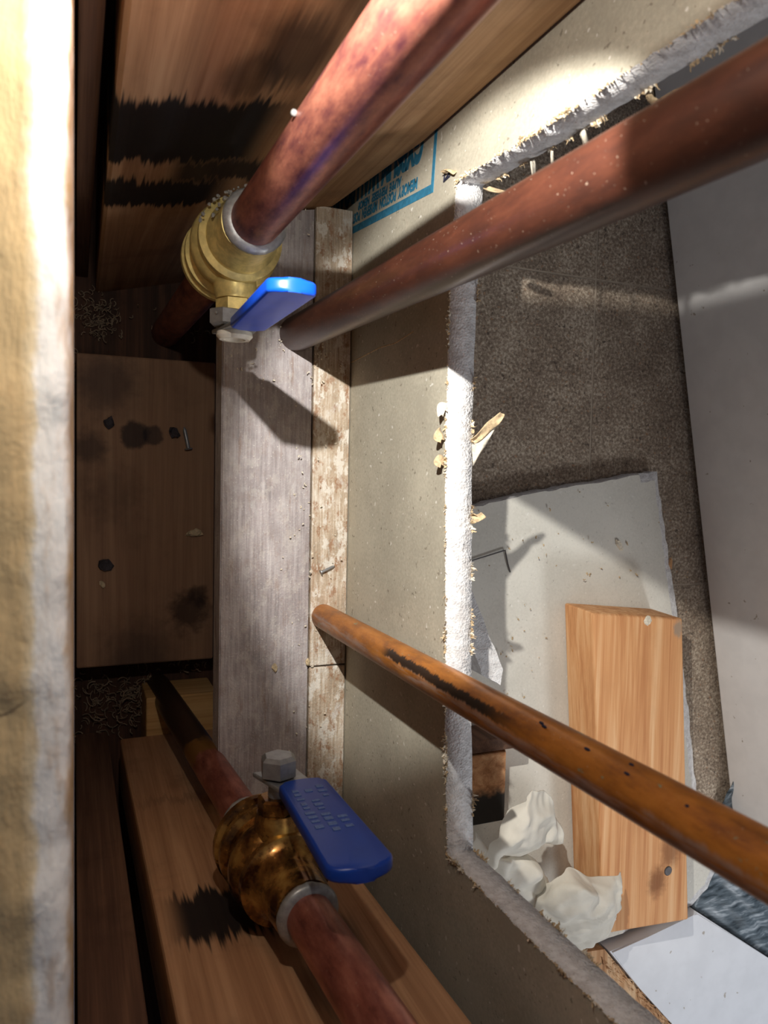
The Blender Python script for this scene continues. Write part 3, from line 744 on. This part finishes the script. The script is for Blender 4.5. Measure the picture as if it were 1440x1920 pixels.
# ---------------------------------------------------------------- small debris
def nail(p, d, L, r, label, mat='steel'):
    bm = bmesh.new(); lathe(bm, p, d, [(0, r * 2), (r * .5, r * 2.1), (r * .8, r), (L * .85, r), (L, r * .15)], 14)
    return tag(bobj('nail', bm, M[mat], None, True, 40), label, 'nail')
nail((.1535, -.0660, .0026), (.9, .38, -.04), .011, .0009, 'tiny bright nail on the limed plank above the orange pipe foot')
nail((.0885, .0185, -.1585), (-.12, .55, .02), .019, .0016, 'short steel nail lying on the stained block')
def chip(p, L, w, rot, mat, label, cat='chip', hgt=.0012, seed=0, name='wood_chip'):
    r_ = random.Random(seed); bm = bmesh.new(); n = 9
    prism(bm, [(math.cos(6.283 * k / n) * L * r_.uniform(.55, 1), math.sin(6.283 * k / n) * w * r_.uniform(.5, 1)) for k in range(n)], 0, hgt, hgt * .3)
    rough_grid(bm, hgt * .5, 500)
    bmesh.ops.transform(bm, matrix=Matrix.Translation(p) @ Matrix.Rotation(rot, 4, 'Z'), verts=bm.verts)
    return tag(bobj(name, bm, M[mat]), label, cat)
chip((.0943, -.0509, -.1608), .0085, .0042, .1, 'chip', 'ragged pale grey scrap on the middle of the stained block', 'scrap', .004, 3, 'paper_scrap')
chip((.0239, -.0762, -.1608), .0070, .0065, .5, 'chip_dark', 'dark angular chip on the left of the stained block', 'chip', .003, 4)
chip((.0215, -.0925, -.1608), .0028, .0040, .5, 'chip', 'small pale chip below the dark chip on the stained block', 'chip', .002, 6)
chip((.0763, .0326, -.1608), .0058, .0062, .3, 'chip_dark', 'round dark lump on the stained block beside the nail', 'lump', .004, 7, 'dirt_lump')
chip((.0265, .0382, -.1608), .0058, .0066, .3, 'chip_dark', 'dark square lump at the left of the stained block', 'lump', .004, 8, 'dirt_lump')
chip((.1234, -.129, .0001), .0026, .0042, .4, 'chip', 'pale chip on the wide grey plank below the block', 'chip', .002, 9)
chip((.1460, -.127, .0003), .0018, .0034, .2, 'chip', 'pale chip stuck in the plank seam by the cross joint', 'chip', .002, 10)
r_ = random.Random(31)
def crumbs(name, label, spots, mats, kind='crumbs'):
    bm = bmesh.new()
    for (p, n, sx, sy, L0, L1) in spots:
        for k in range(n):
            q = Vector(p) + Vector((r_.gauss(0, sx), r_.gauss(0, sy), abs(r_.gauss(0, .0025))))
            q.x = max(q.x, .0025)
            if q.x > .366 and q.y < -.094: continue
            d = Vector((r_.gauss(0, 1), r_.gauss(0, 1), r_.gauss(0, .35))).normalized(); L = r_.uniform(L0, L1)
            pts = []; h = d.copy()
            for j in range(5):
                pts.append(q + h * 0); q = q + h * L / 4; h = (Matrix.Rotation(r_.uniform(.1, .9), 3, 'Z') @ h); q.z = max(q.z, p[2] + .0006)
            tube(bm, pts, r_.uniform(.00025, .0006), 4)
    o = tag(bobj(name, bm, mats), label, kind); o['kind'] = 'stuff'; return o
crumbs('wood_shavings', 'tangled pale shavings and dust around the foot of the lower left pipe', [((.042, -.196, -.1985), 130, .014, .012, .004, .012), ((.02, -.205, -.1985), 60, .012, .02, .004, .012), ((.095, -.172, -.1985), 25, .01, .004, .003, .007)], M['shaving'], 'shavings')
crumbs('wood_shavings', 'grey shavings and dust in the upper left corner below the burnt stud', [((.018, .132, -.1985), 90, .012, .008, .003, .009), ((.022, .118, -.1985), 50, .006, .006, .003, .008), ((.006, .09, -.1985), 12, .003, .01, .003, .007), ((.085, .128, -.1985), 25, .02, .006, .003, .007)], M['shaving'], 'shavings')
crumbs('plaster_crumbs', 'fine pale crumbs scattered over the weathered planks', [((.125, .080, .0003), 26, .02, .016, .0008, .0028), ((.15, -.02, .0003), 70, .012, .09, .0006, .0018), ((.152, .080, .0003), 26, .003, .004, .0006, .0018)], M['torn_light'], 'crumbs')
crumbs('plaster_crumbs', 'tiny tan crumbs and paper bits on the large drywall offcut', [((.40, -.1, -.0274), 40, .05, .05, .0008, .003), ((.33, -.14, -.0274), 40, .03, .05, .0008, .0025)], M['torn'], 'crumbs')
chip((.428, -.055, -.0273), .0026, .0085, .5, 'torn_light', 'curled pale paper scrap on the upper right of the drywall offcut', 'scrap', .002, 15, 'paper_scrap')
chip((.487, -.072, -.0296), .0022, .0055, .1, 'splinter', 'orange wood chip on the white edge of the drywall offcut', 'chip', .002, 16)
